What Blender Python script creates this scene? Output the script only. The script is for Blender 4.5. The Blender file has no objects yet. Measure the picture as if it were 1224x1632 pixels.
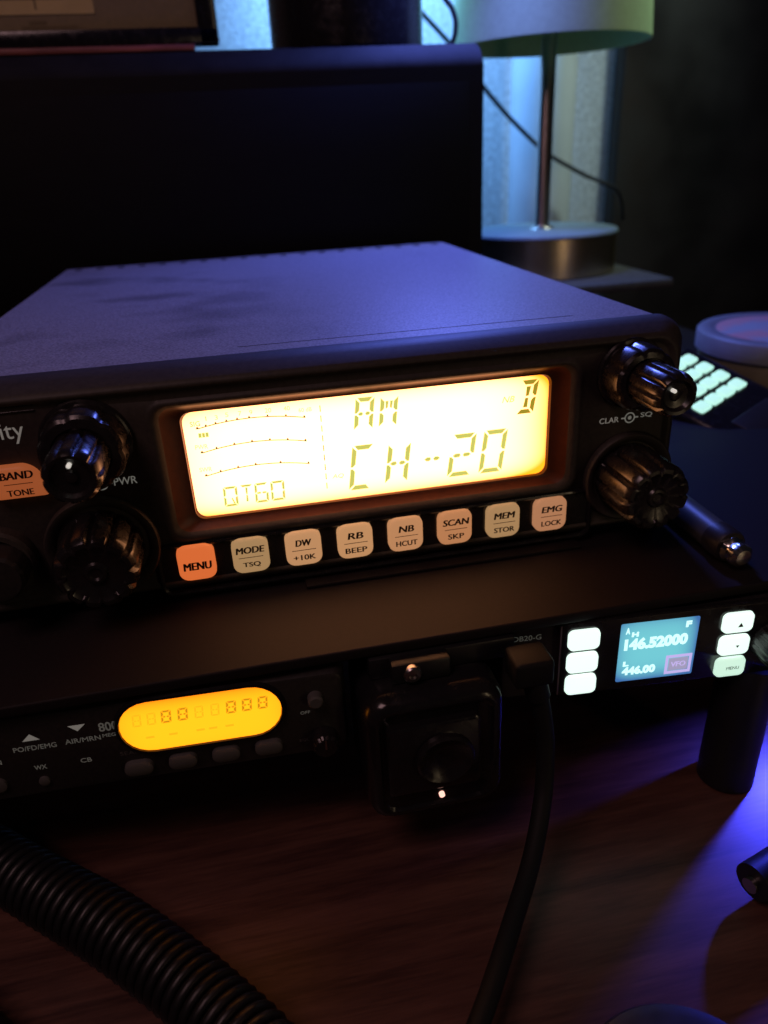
import bpy, bmesh, math, random
from mathutils import Vector, Matrix
random.seed(7)
MM = 0.001
S = bpy.context.scene
C = S.collection
rad = math.radians

# ------------------------------------------------------------------ camera
cd = bpy.data.cameras.new('camera')
cam = bpy.data.objects.new('camera', cd); C.objects.link(cam)
cX = Vector((0.9775, -0.2053, -0.0479)); cU = Vector((0.1319, 0.4182, 0.8987)); cB = Vector((-0.1645, -0.8848, 0.4359))
cX.normalize(); cB = (cB - cX*cB.dot(cX)).normalized(); cU = cB.cross(cX)
m = Matrix((cX, cU, cB)).transposed().to_4x4()
m.translation = Vector((-29.8, -184.7, 70.8))*MM
cam.matrix_world = m
cd.sensor_fit = 'VERTICAL'; cd.sensor_height = 24; cd.lens = 24*1172/1632
cd.clip_start = 0.01; cd.clip_end = 20
cd.dof.use_dof = True; cd.dof.focus_distance = 0.187; cd.dof.aperture_fstop = 8.5
S.camera = cam

# ------------------------------------------------------------------ world and lights
w = bpy.data.worlds.new('World'); S.world = w; w.use_nodes = True
w.node_tree.nodes['Background'].inputs[0].default_value = (0.3, 0.3, 0.45, 1)
w.node_tree.nodes['Background'].inputs[1].default_value = 0.012
def area(name, loc, target, sx, sy, color, power, spread=None):
    l = bpy.data.lights.new(name, 'AREA'); l.shape = 'RECTANGLE'; l.size = sx*MM; l.size_y = sy*MM
    l.color = color; l.energy = power
    if spread: l.spread = rad(spread)
    o = bpy.data.objects.new(name, l); C.objects.link(o)
    o.location = Vector(loc)*MM
    o.rotation_euler = (Vector(target)-Vector(loc)).to_track_quat('-Z', 'Y').to_euler()
    return o
area('blue_strip_light', (95, 268, 215), (50, 90, 20), 90, 40, (0.13, 0.19, 1.0), 1.25)
area('blue_wall_light', (80, 400, 235), (185, 500, 100), 120, 30, (0.18, 0.45, 1.0), 1.0)
area('blue_desk_light', (141, -21, -66), (121, -66, -105), 5, 4, (0.055, 0.06, 1.0), 0.095, 112)
area('warm_room_light', (-260, -260, 520), (40, 0, -40), 240, 240, (1.0, 0.58, 0.6), 0.66)
area('green_room_light', (420, 240, 400), (260, 400, 110), 60, 60, (0.8, 1.0, 0.85), 0.16, 70)
area('added_streak_light', (350, -560, 30), (180, 300, 10), 60, 220, (1.0, 0.72, 0.42), 0.16)  # unseen warm light, added to draw a streak on the brass base
S.view_settings.view_transform = 'Standard'; S.view_settings.look = 'None'
S.view_settings.exposure = 0; S.view_settings.gamma = 1

# ------------------------------------------------------------------ materials
def mat(name, col, rough=0.5, metal=0.0, noise=0.0, nscale=400, bump=0.0, bscale=1500, emit=None, estr=0.0,
        coat=0.0, stretch=None, spec=0.5, rvar=0.0):
    m = bpy.data.materials.new(name); m.use_nodes = True
    nt = m.node_tree; b = nt.nodes['Principled BSDF']
    b.inputs['Base Color'].default_value = (*col, 1); b.inputs['Roughness'].default_value = rough
    b.inputs['Metallic'].default_value = metal; b.inputs['Coat Weight'].default_value = coat
    b.inputs['Specular IOR Level'].default_value = spec
    if emit: b.inputs['Emission Color'].default_value = (*emit, 1); b.inputs['Emission Strength'].default_value = estr
    tc = nt.nodes.new('ShaderNodeTexCoord'); mp = nt.nodes.new('ShaderNodeMapping')
    nt.links.new(tc.outputs['Object'], mp.inputs[0])
    if stretch: mp.inputs['Scale'].default_value = stretch
    if noise or rvar:
        n = nt.nodes.new('ShaderNodeTexNoise'); n.inputs['Scale'].default_value = nscale; n.inputs['Detail'].default_value = 6
        nt.links.new(mp.outputs[0], n.inputs['Vector'])
        if noise:
            r = nt.nodes.new('ShaderNodeMapRange'); r.inputs[1].default_value = .3; r.inputs[2].default_value = .7
            r.inputs[3].default_value = 1-noise; r.inputs[4].default_value = 1+noise
            x = nt.nodes.new('ShaderNodeVectorMath'); x.operation = 'SCALE'; x.inputs[0].default_value = col
            nt.links.new(n.outputs[0], r.inputs[0]); nt.links.new(r.outputs[0], x.inputs['Scale']); nt.links.new(x.outputs[0], b.inputs['Base Color'])
        if rvar:
            r = nt.nodes.new('ShaderNodeMapRange'); r.inputs[1].default_value = .35; r.inputs[2].default_value = .65
            r.inputs[3].default_value = max(.05, rough-rvar); r.inputs[4].default_value = rough+rvar
            nt.links.new(n.outputs[0], r.inputs[0]); nt.links.new(r.outputs[0], b.inputs['Roughness'])
    if bump:
        n2 = nt.nodes.new('ShaderNodeTexNoise'); n2.inputs['Scale'].default_value = bscale; n2.inputs['Detail'].default_value = 3
        bp = nt.nodes.new('ShaderNodeBump'); bp.inputs['Strength'].default_value = bump; bp.inputs['Distance'].default_value = 0.0003
        nt.links.new(mp.outputs[0], n2.inputs['Vector']); nt.links.new(n2.outputs[0], bp.inputs['Height']); nt.links.new(bp.outputs[0], b.inputs['Normal'])
    return m

def emis(name, col, strength=1.0, base=(0.02, 0.02, 0.02), rough=0.3):
    return mat(name, base, rough, emit=col, estr=strength)

M = {}
M['plastic'] = mat('black_plastic', (0.022, 0.019, 0.018), 0.42, noise=.25, nscale=900, bump=.12, bscale=5000)
M['plastic_gloss'] = mat('gloss_black_plastic', (0.012, 0.011, 0.012), 0.22, rvar=.08, nscale=300)
M['knob'] = mat('knob_plastic', (0.014, 0.012, 0.012), 0.27, rvar=.08, nscale=500)
M['frame_plastic'] = mat('satin_frame_plastic', (0.04, 0.033, 0.028), 0.55, spec=.35, noise=.2, nscale=700, bump=.1, bscale=4000)
M['void'] = mat('dark_recess', (0.004, 0.004, 0.004), 0.8)
M['shelf'] = mat('shelf_black_board', (0.008, 0.0045, 0.005), 0.66, noise=.25, nscale=900, bump=.15, bscale=3000, spec=.3)
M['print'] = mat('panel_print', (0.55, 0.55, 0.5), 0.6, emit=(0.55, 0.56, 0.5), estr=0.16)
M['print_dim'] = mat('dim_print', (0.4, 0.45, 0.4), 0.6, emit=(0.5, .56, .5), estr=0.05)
M['print_dark'] = mat('grey_print', (0.09, 0.085, 0.08), 0.6)
M['dark_ink'] = mat('dark_lettering', (0.03, 0.008, 0.004), 0.6)
M['rod'] = mat('satin_black_rod', (0.06, 0.06, 0.06), 0.45)
M['chrome'] = mat('bright_metal', (0.7, 0.68, 0.62), 0.22, metal=1, rvar=.08, nscale=300)
M['steel'] = mat('brushed_steel', (0.45, 0.42, 0.4), 0.3, metal=1)
M['brass'] = mat('brushed_brass', (0.62, 0.5, 0.3), 0.3, metal=1, noise=.1, nscale=200, stretch=(1, 1, 8))
M['lamp_top'] = mat('lamp_base_top', (0.2, 0.27, 0.3), 0.45, noise=.1, nscale=60)
M['shade'] = mat('cloth_lampshade', (0.38, 0.52, 0.27), 0.85, noise=.06, nscale=300, bump=.2, bscale=2500)
M['rubber'] = mat('black_cord', (0.011, 0.011, 0.012), 0.42, rvar=.05)
M['cable'] = mat('grey_cable', (0.008, 0.008, 0.008), 0.65, spec=.25)
M['speaker_wood'] = mat('black_ash_veneer', (0.0035, 0.0032, 0.0032), 0.7, noise=.3, spec=.2, nscale=60, stretch=(1, 1, 12), bump=.15, bscale=300)
M['speaker_edge'] = mat('paler_black_edge', (0.014, 0.014, 0.014), 0.75, spec=.15, noise=.25, nscale=90, bump=.2, bscale=900)  # upper edge and top, a paler black than the front
M['cabinet'] = mat('dark_cabinet_paint', (0.02, 0.02, 0.023), 0.4, noise=.35, nscale=14, rvar=.1, bump=.15, bscale=60)
M['red_wood'] = mat('reddish_wood', (0.32, 0.09, 0.07), 0.5, noise=.4, nscale=60, stretch=(1, 6, 6))
M['mint_key'] = emis('mint_lit_key', (0.55, 1.0, 0.86), 0.9, (.3, .35, .33))
M['white_key'] = emis('white_lit_key', (0.78, 1.0, 0.88), 1.15, (.6, .6, .6))
M['white_key_dim'] = emis('white_lit_key_soft', (0.62, .92, .74), 0.95, (.6, .6, .6))
M['mat_board'] = mat('olive_mat_board', (0.22, 0.17, 0.09), 0.6, noise=.1)
M['certificate'] = mat('tan_certificate_paper', (0.6, 0.46, 0.2), 0.7, noise=.12, nscale=60)
M['paper_ink'] = mat('faded_paper_ink', (0.16, 0.12, 0.06), 0.7)
M['tin'] = mat('pale_tin', (0.2, 0.2, 0.22), 0.5, noise=.1, nscale=80)
M['tin_side'] = mat('olive_tin_band', (0.2, 0.18, 0.1), 0.5, noise=.2, nscale=80)
M['led'] = emis('pink_led', (1.0, 0.5, 0.4), 1.6)
M['glow_dot'] = mat('white_pointer_dot', (0.9, 0.85, 0.8), 0.5, emit=(1, .95, .85), estr=0.55)  # white pointer mark with some glow put into it, no light source
M['wire_dark'] = mat('dark_wall_cord', (0.01, 0.012, 0.02), 0.6)

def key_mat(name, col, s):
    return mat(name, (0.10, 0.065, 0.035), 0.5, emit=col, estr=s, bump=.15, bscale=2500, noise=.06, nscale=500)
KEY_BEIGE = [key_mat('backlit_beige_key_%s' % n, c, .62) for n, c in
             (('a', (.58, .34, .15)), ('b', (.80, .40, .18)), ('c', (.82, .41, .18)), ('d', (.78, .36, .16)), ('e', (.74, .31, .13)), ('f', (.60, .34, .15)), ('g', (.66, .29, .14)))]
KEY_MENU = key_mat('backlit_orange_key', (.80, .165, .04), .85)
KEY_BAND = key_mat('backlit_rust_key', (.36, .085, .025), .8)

# case paint with greasy smudges
def smudged():
    m = mat('grey_case_paint', (0.30, 0.30, 0.32), 0.45)
    nt = m.node_tree; b = nt.nodes['Principled BSDF']
    tc = nt.nodes.new('ShaderNodeTexCoord')
    mp = nt.nodes.new('ShaderNodeMapping'); mp.inputs['Scale'].default_value = (21, 24, 21)
    mp.inputs['Rotation'].default_value = (0, 0, .05); mp.inputs['Location'].default_value = (.7, .35, 0)
    nt.links.new(tc.outputs['Object'], mp.inputs[0])
    n = nt.nodes.new('ShaderNodeTexNoise'); n.inputs['Scale'].default_value = 1.2; n.inputs['Detail'].default_value = 2.5
    nt.links.new(mp.outputs[0], n.inputs['Vector'])
    r = nt.nodes.new('ShaderNodeMapRange'); r.inputs[1].default_value = .5; r.inputs[2].default_value = .66
    nt.links.new(n.outputs[0], r.inputs[0])
    sx = nt.nodes.new('ShaderNodeSeparateXYZ'); nt.links.new(tc.outputs['Object'], sx.inputs[0])
    fx = nt.nodes.new('ShaderNodeMapRange'); fx.inputs[1].default_value = -.045; fx.inputs[2].default_value = .0
    fx.inputs[3].default_value = 1; fx.inputs[4].default_value = 0.08
    nt.links.new(sx.outputs[0], fx.inputs[0])
    mu = nt.nodes.new('ShaderNodeMath'); mu.operation = 'MULTIPLY'
    nt.links.new(r.outputs[0], mu.inputs[0]); nt.links.new(fx.outputs[0], mu.inputs[1])
    d = nt.nodes.new('ShaderNodeTexNoise'); d.inputs['Scale'].default_value = 1500; d.inputs['Detail'].default_value = 4
    nt.links.new(tc.outputs['Object'], d.inputs['Vector'])
    dr = nt.nodes.new('ShaderNodeMapRange'); dr.inputs[1].default_value = .35; dr.inputs[2].default_value = .7
    dr.inputs[3].default_value = .65; dr.inputs[4].default_value = 1.4
    nt.links.new(d.outputs[0], dr.inputs[0])
    mix = nt.nodes.new('ShaderNodeMix'); mix.data_type = 'RGBA'
    mix.inputs[6].default_value = (.30, .30, .32, 1); mix.inputs[7].default_value = (.17, .17, .18, 1)
    nt.links.new(mu.outputs[0], mix.inputs[0])
    sc = nt.nodes.new('ShaderNodeVectorMath'); sc.operation = 'SCALE'
    nt.links.new(mix.outputs[2], sc.inputs[0]); nt.links.new(dr.outputs[0], sc.inputs['Scale'])
    nt.links.new(sc.outputs[0], b.inputs['Base Color'])
    bp = nt.nodes.new('ShaderNodeBump'); bp.inputs['Strength'].default_value = .25; bp.inputs['Distance'].default_value = .0002
    nt.links.new(d.outputs[0], bp.inputs['Height']); nt.links.new(bp.outputs[0], b.inputs['Normal'])
    return m
M['case'] = smudged()

def wood():
    m = mat('dark_walnut_laminate', (0.07, 0.03, 0.02), 0.42)
    nt = m.node_tree; b = nt.nodes['Principled BSDF']
    tc = nt.nodes.new('ShaderNodeTexCoord'); mp = nt.nodes.new('ShaderNodeMapping')
    mp.inputs['Scale'].default_value = (7, 75, 1); mp.inputs['Rotation'].default_value = (0, 0, rad(-14))
    nt.links.new(tc.outputs['Object'], mp.inputs[0])
    n = nt.nodes.new('ShaderNodeTexNoise'); n.inputs['Scale'].default_value = 1.6; n.inputs['Detail'].default_value = 8; n.inputs['Roughness'].default_value = .62
    n.inputs['Distortion'].default_value = .6
    nt.links.new(mp.outputs[0], n.inputs['Vector'])
    n2 = nt.nodes.new('ShaderNodeTexNoise'); n2.inputs['Scale'].default_value = 14; n2.inputs['Detail'].default_value = 5
    nt.links.new(mp.outputs[0], n2.inputs['Vector'])
    ad = nt.nodes.new('ShaderNodeMath'); ad.operation = 'MULTIPLY_ADD'; ad.inputs[1].default_value = .35
    nt.links.new(n2.outputs[0], ad.inputs[0]); nt.links.new(n.outputs[0], ad.inputs[2])
    r = nt.nodes.new('ShaderNodeValToRGB')
    e = r.color_ramp.elements; e[0].position = .5; e[0].color = (.045, .016, .012, 1); e[1].position = .85; e[1].color = (.14, .06, .042, 1)
    nt.links.new(ad.outputs[0], r.inputs[0]); nt.links.new(r.outputs[0], b.inputs['Base Color'])
    bp = nt.nodes.new('ShaderNodeBump'); bp.inputs['Strength'].default_value = .3; bp.inputs['Distance'].default_value = .0002
    nt.links.new(ad.outputs[0], bp.inputs['Height']); nt.links.new(bp.outputs[0], b.inputs['Normal'])
    return m
M['wood'] = wood()
M['wall'] = mat('textured_wall_paint', (0.55, 0.58, 0.6), 0.8, noise=.25, nscale=260, bump=1.0, bscale=420)
M['wall'].node_tree.nodes['Bump'].inputs['Distance'].default_value = .0015

# backlit panels: glow that is brightest in the middle of the panel, like the diffuser behind an LCD
def backlight(name, cx, cz, hx, hz, px, pz, mid, edge, s=1.0):
    m = bpy.data.materials.new(name); m.use_nodes = True; nt = m.node_tree
    b = nt.nodes['Principled BSDF']; b.inputs['Base Color'].default_value = (.05, .04, .02, 1); b.inputs['Roughness'].default_value = .3
    tc = nt.nodes.new('ShaderNodeTexCoord'); sp = nt.nodes.new('ShaderNodeSeparateXYZ'); nt.links.new(tc.outputs['Object'], sp.inputs[0])
    def term(out, c, h, p):
        a = nt.nodes.new('ShaderNodeMath'); a.operation = 'MULTIPLY_ADD'; a.inputs[1].default_value = 1/(h*MM); a.inputs[2].default_value = -c/h
        nt.links.new(sp.outputs[out], a.inputs[0])
        q = nt.nodes.new('ShaderNodeMath'); q.operation = 'ABSOLUTE'; nt.links.new(a.outputs[0], q.inputs[0])
        k = nt.nodes.new('ShaderNodeMath'); k.operation = 'POWER'; k.inputs[1].default_value = p; nt.links.new(q.outputs[0], k.inputs[0])
        return k
    t1 = term(0, cx, hx, px); t2 = term(2, cz, hz, pz)
    ad = nt.nodes.new('ShaderNodeMath'); ad.operation = 'ADD'; ad.use_clamp = True
    nt.links.new(t1.outputs[0], ad.inputs[0]); nt.links.new(t2.outputs[0], ad.inputs[1])
    mx = nt.nodes.new('ShaderNodeMix'); mx.data_type = 'RGBA'; mx.inputs[6].default_value = (*mid, 1); mx.inputs[7].default_value = (*edge, 1)
    nt.links.new(ad.outputs[0], mx.inputs[0]); nt.links.new(mx.outputs[2], b.inputs['Emission Color']); b.inputs['Emission Strength'].default_value = s
    return m
M['lcd'] = backlight('amber_backlit_lcd', -1.0, 37.8, 54.5, 16.0, 7, 6, (6.2, 2.5, 1.06), (2.3, .64, .02))
M['lcd_seg'] = emis('lcd_segment', (0.62, 0.60, 0.13), 1.0)
M['lcd_seg_dark'] = emis('lcd_segment_dark', (0.36, 0.27, 0.02), 1.0)
M['lcd_thin'] = emis('lcd_thin_mark', (0.16, 0.13, 0.05), 1.0)
M['lcd_faint'] = emis('lcd_faint_mark', (0.62, 0.48, 0.2), 1.0)
M['amber'] = backlight('orange_backlit_lcd', 9.7, -1.5, 22, 9, 8, 4, (2.3, .64, .012), (1.5, .34, .008))
M['amber_seg'] = emis('orange_lcd_segment', (0.62, 0.27, 0.006), 1.0)
M['amber_seg_faint'] = emis('orange_lcd_segment_faint', (0.95, 0.5, 0.01), 1.0)
M['tft'] = backlight('cyan_lit_screen', -1.5, 1.4, 11.8, 10.5, 5, 4, (.17, .60, .68), (.05, .16, .42))
M['tft_white'] = emis('screen_white', (.62, 1.0, .98), 1.2)
M['tft_pink'] = emis('screen_lilac', (.55, .45, .85), 1.0)
M['tft_grey'] = emis('screen_grey', (.36, .33, .5), 1.0)

# ------------------------------------------------------------------ mesh helpers (all sizes in mm)
def mk(name, bm, material, parent=None, smooth=True, angle=35, mats=None):
    me = bpy.data.meshes.new(name)
    bmesh.ops.recalc_face_normals(bm, faces=bm.faces)
    bmesh.ops.scale(bm, vec=(MM, MM, MM), verts=bm.verts)
    bm.to_mesh(me); bm.free()
    for x in (mats or [material]): me.materials.append(x)
    if smooth:
        for p in me.polygons: p.use_smooth = True
        me.set_sharp_from_angle(angle=rad(angle))
    o = bpy.data.objects.new(name, me); C.objects.link(o)
    if parent: o.parent = parent
    return o

def tag(o, label=None, cat=None, group=None, kind=None):
    if label: o['label'] = label
    if cat: o['category'] = cat
    if group: o['group'] = group
    if kind: o['kind'] = kind
    return o

def thing(name, label, cat, loc=(0, 0, 0), rz=0, group=None):
    o = bpy.data.objects.new(name, None); C.objects.link(o)
    o.location = Vector(loc)*MM; o.rotation_euler = (0, 0, rad(rz)); o.empty_display_size = .01
    return tag(o, label, cat, group)

def box(bm, x0, x1, y0, y1, z0, z1, bev=0, seg=2, mi=0):
    r = bmesh.ops.create_cube(bm, size=1)
    vs = r['verts']
    for v in vs:
        v.co = Vector(((x0+x1)/2+v.co.x*(x1-x0), (y0+y1)/2+v.co.y*(y1-y0), (z0+z1)/2+v.co.z*(z1-z0)))
    fs = set(f for v in vs for f in v.link_faces)
    if bev:
        es = list(set(e for v in vs for e in v.link_edges))
        r2 = bmesh.ops.bevel(bm, geom=es, offset=bev, segments=seg, affect='EDGES', profile=.5)
        fs = set(r2['faces']) | set(f for f in fs if f.is_valid)
    for f in fs: f.material_index = mi

def rr(cx, cz, hw, hh, r, y, n=6, slant=0, zt=None):
    pts = []
    r = min(r, hw*.999, hh*.999)
    for qx, qz, a0 in ((1, 1, 0), (-1, 1, 90), (-1, -1, 180), (1, -1, 270)):
        for i in range(n+1):
            a = rad(a0+90*i/n)
            x = cx+qx*(hw-r)+r*math.cos(a); z = cz+qz*(hh-r)+r*math.sin(a)
            pts.append(Vector((x+slant*(z-cz), y, z)))
    return pts

def loft(bm, rings, cap0=False, cap1=True, mi=0):
    vr = [[bm.verts.new(p) for p in ring] for ring in rings]
    n = len(vr[0])
    for a, b in zip(vr, vr[1:]):
        for i in range(n):
            f = bm.faces.new((a[i], a[(i+1) % n], b[(i+1) % n], b[i])); f.material_index = mi
    if cap0: bm.faces.new(vr[0][::-1]).material_index = mi
    if cap1: bm.faces.new(vr[-1]).material_index = mi

def lathe_y(bm, cx, cz, prof, n=48, flutes=0, depth=0, fl=None, sharp=2.5):
    """profile of (radius, y); axis along Y. fl = indices of rings carrying flutes"""
    rings = []
    for k, (r, y) in enumerate(prof):
        ring = []
        for i in range(n):
            a = 2*math.pi*i/n
            q = r
            if flutes and fl and k in fl:
                c = (0.5+0.5*math.cos(flutes*a))**sharp
                q = r*(1-depth*c)
            ring.append(Vector((cx+q*math.cos(a), y, cz+q*math.sin(a))))
        rings.append(ring)
    loft(bm, rings, cap0=False, cap1=True)

def lathe_z(bm, cx, cy, prof, n=64, cap0=True, cap1=True):
    rings = [[Vector((cx+r*math.cos(2*math.pi*i/n), cy+r*math.sin(2*math.pi*i/n), z)) for i in range(n)] for r, z in prof]
    loft(bm, rings, cap0, cap1)

def smooth_path(pts, k=8):
    P = [Vector(p) for p in pts]; out = []
    for i in range(len(P)-1):
        p0 = P[max(i-1, 0)]; p1 = P[i]; p2 = P[i+1]; p3 = P[min(i+2, len(P)-1)]
        for j in range(k):
            t = j/k
            out.append(0.5*((2*p1)+(-p0+p2)*t+(2*p0-5*p1+4*p2-p3)*t*t+(-p0+3*p1-3*p2+p3)*t**3))
    out.append(P[-1]); return out

def tube(bm, pts, r, n=12, cap=True):
    rings = []; up = None
    for i, p in enumerate(pts):
        d = (pts[min(i+1, len(pts)-1)]-pts[max(i-1, 0)]).normalized()
        if up is None:
            up = Vector((0, 0, 1)) if abs(d.z) < .9 else Vector((1, 0, 0))
        s = d.cross(up).normalized(); up = s.cross(d).normalized()
        q = r[i] if isinstance(r, list) else r
        rings.append([p+(s*math.cos(2*math.pi*k/n)+up*math.sin(2*math.pi*k/n))*q for k in range(n)])
    loft(bm, rings, cap, cap)

def text_into(bm, s, cx, cz, wd, ht, y, shear=0.0, bold=0.0, th=.06, mi=0, off=0):
    k = bold*ht*2.2; n = max(1, math.ceil(k/(.07*ht)))
    for i in range(n+1 if k else 1):
        text_once(bm, s, cx-k/2+k*i/n, cz, wd-k, ht, y-.006*i, shear, th, mi, off)
def text_once(bm, s, cx, cz, wd, ht, y, shear, th, mi, off=0):
    cu = bpy.data.curves.new('t', 'FONT'); cu.body = s; cu.shear = shear; cu.extrude = 0; cu.resolution_u = 3; cu.offset = off
    o = bpy.data.objects.new('t', cu); C.objects.link(o)
    bpy.context.view_layer.update()
    me = bpy.data.meshes.new_from_object(o.evaluated_get(bpy.context.evaluated_depsgraph_get()))
    bpy.data.objects.remove(o); bpy.data.curves.remove(cu)
    xs = [v.co.x for v in me.vertices]; ys = [v.co.y for v in me.vertices]
    x0, x1, y0, y1 = min(xs), max(xs), min(ys), max(ys)
    n0 = len(bm.verts); f0 = len(bm.faces)
    bm.from_mesh(me); bpy.data.meshes.remove(me)
    bm.verts.ensure_lookup_table(); bm.faces.ensure_lookup_table()
    for v in bm.verts[n0:]:
        v.co = Vector((cx+((v.co.x-x0)/(x1-x0)-.5)*wd, y-th, cz+((v.co.y-y0)/(y1-y0)-.5)*ht))
    fs = list(bm.faces[f0:])
    r = bmesh.ops.extrude_face_region(bm, geom=fs)
    for v in [g for g in r['geom'] if isinstance(g, bmesh.types.BMVert)]: v.co.y += th*.8
    for f in bm.faces[f0:]: f.material_index = mi

def text(name, s, cx, cz, wd, ht, y, material, parent, **k):
    bm = bmesh.new(); text_into(bm, s, cx, cz, wd, ht, y, **k)
    return mk(name, bm, material, parent, smooth=False)

def poly(bm, pts, y, th=.06, mi=0):
    a = [bm.verts.new((x, y-th, z)) for x, z in pts]; b = [bm.verts.new((x, y, z)) for x, z in pts]
    n = len(pts)
    fs = [bm.faces.new(a), bm.faces.new(b[::-1])]+[bm.faces.new((a[i], b[i], b[(i+1) % n], a[(i+1) % n])) for i in range(n)]
    for f in fs: f.material_index = mi

SEG = {'A': 'abcefgG', 'M': 'efbchj', 'C': 'afed', 'H': 'efbcgG', '-': 'gG', '2': 'abgGed', '0': 'abcdef', 'D': 'abcdil',
       'Q': 'abcdefm', 'T': 'ail', '6': 'afgGedc', '8': 'abcdefgG'}
def glyph(bm, ch, x0, x1, z0, z1, t, slant, y, mi=0):
    """fourteen segment character in the box x0..x1 (at its foot), z0..z1; slant leans it right"""
    w_, h_ = x1-x0, z1-z0; g = t*.22; zm = h_/2; xm = w_/2
    def P(pts): poly(bm, [(x0+a+slant*b, z0+b) for a, b in pts], y, mi=mi)
    for s in SEG[ch]:
        if s == 'a': P([(g+t*.2, h_), (w_-g-t*.2, h_), (w_-t-g, h_-t), (t+g, h_-t)])
        if s == 'd': P([(g+t*.2, 0), (t+g, t), (w_-t-g, t), (w_-g-t*.2, 0)])
        if s == 'f': P([(0, h_-g), (0, zm+g), (t*.5, zm+g), (t, zm+t*.6+g), (t, h_-t-g)])
        if s == 'e': P([(0, g), (t, t+g), (t, zm-t*.6-g), (t*.5, zm-g), (0, zm-g)])
        if s == 'b': P([(w_, h_-g), (w_-t, h_-t-g), (w_-t, zm+t*.6+g), (w_-t*.5, zm+g), (w_, zm+g)])
        if s == 'c': P([(w_, g), (w_, zm-g), (w_-t*.5, zm-g), (w_-t, zm-t*.6-g), (w_-t, t+g)])
        if s == 'g': P([(t*.7, zm), (t*1.2, zm+t*.42), (xm-g-t*.3, zm+t*.42), (xm-g, zm), (xm-g-t*.3, zm-t*.42), (t*1.2, zm-t*.42)])
        if s == 'G': P([(w_-t*.7, zm), (w_-t*1.2, zm-t*.42), (xm+g+t*.3, zm-t*.42), (xm+g, zm), (xm+g+t*.3, zm+t*.42), (w_-t*1.2, zm+t*.42)])
        if s == 'i': P([(xm-t/2, h_-t-g*2), (xm+t/2, h_-t-g*2), (xm+t*.35, zm+g), (xm-t*.35, zm+g)])
        if s == 'l': P([(xm-t*.35, zm-g), (xm+t*.35, zm-g), (xm+t/2, t+g*2), (xm-t/2, t+g*2)])
        if s == 'h': P([(t*1.2, h_-t*1.1), (t*1.9, h_-t*1.1), (xm-g, zm+t), (xm-g-t*.5, zm+t*.7)])
        if s == 'j': P([(w_-t*1.2, h_-t*1.1), (w_-t*1.9, h_-t*1.1), (xm+g, zm+t), (xm+g+t*.5, zm+t*.7)])
        if s == 'm': P([(w_-t*1.2, t*1.1), (w_-t*1.9, t*1.1), (xm+g, zm-t), (xm+g+t*.5, zm-t*.7)])

# ------------------------------------------------------------------ setting: wall, desk, shelf, cabinet
bm = bmesh.new(); box(bm, -900, 900, 500, 520, -400, 900)
tag(mk('wall', bm, M['wall'], smooth=False), kind='structure')
bm = bmesh.new(); box(bm, -700, 700, -420, 498, -130, -105, 3)
tag(mk('desk', bm, M['wood']), 'dark brown wood grain desk top under the black shelf', 'desk')

shelf = thing('desk_shelf', 'black raised shelf carrying the large radio above a row of small devices', 'shelf', (0, 100, -105))
def P(v): return v
bm = bmesh.new(); box(bm, -260, 250, -139, 160, 65, 68, .6, 3)
box(bm, -20, 62, -108, -102.5, 68.0, 69.1, .5, 2)          # raised rib before the radio
mk('shelf_board', bm, M['shelf'], shelf)
for lx, ly in ((236, -125), (-240, -125), (236, 140), (-240, 140)):
    bm = bmesh.new(); lathe_z(bm, lx, ly, [(8.2, 0), (8.6, .6), (8.6, 3), (8.0, 3.6), (8.0, 64.9)], 32); mk('leg', bm, M['rubber'], shelf)
bpy.context.view_layer.update()

bm = bmesh.new(); box(bm, 320, 900, 484, 499, -300, 640, 3)
cab = thing('cabinet', 'dark cabinet side standing beside the table lamp at the right', 'cabinet', (530, 450, -300))
o = mk('body', bm, M['cabinet']); o.parent = cab; o.matrix_parent_inverse = Matrix.Translation(-Vector((530, 450, -300))*MM)
def adopt(o, par):
    """parent o to par keeping o's world position (o built in world coordinates)"""
    o.parent = par; bpy.context.view_layer.update()
    inv = par.matrix_world.inverted()
    o.data.transform(inv); o.matrix_parent_inverse = Matrix(); return o
o.matrix_parent_inverse = Matrix(); adopt(o, cab)
bm = bmesh.new(); box(bm, 321, 620, 481.2, 483.8, -280, 620, 1); adopt(mk('door_panel', bm, M['cabinet']), cab)

bm = bmesh.new(); box(bm, -280, 254, 264, 416, -16, -10, 1.5)
bb = thing('back_shelf', 'black board behind the radio under the lamp base and the speaker', 'shelf', (0, 340, -105))
adopt(mk('board', bm, mat('grey_board', (.07, .07, .075), .6, noise=.2, nscale=200)), bb)
for sx in (-270, 200):
    bm = bmesh.new(); box(bm, sx, sx+14, 300, 430, -105, -16.2, 1); adopt(mk('support', bm, M['speaker_wood']), bb)

# ------------------------------------------------------------------ big radio
radio = thing('cb_radio', 'large two way radio with glowing amber screen reading AM CH-20', 'radio', (0, 0, -37))
def R(name, bm, m_, par=None, **k):
    """part of the big radio, built in the radio's coordinates (z = 0 at screen centre height)"""
    o = mk(name, bm, m_, **k)
    if par is None: o.parent = radio; o.data.transform(Matrix.Translation((0, 0, 37*MM)))
    else: o.parent = par; o.data.transform(Matrix.Translation((0, 0, 37*MM)))
    return o
def RT(name, s, cx, cz, wd, ht, y, m_, par=None, **k):
    bm = bmesh.new(); text_into(bm, s, cx, cz, wd, ht, y, **k); return R(name, bm, m_, par, smooth=False)

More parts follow.
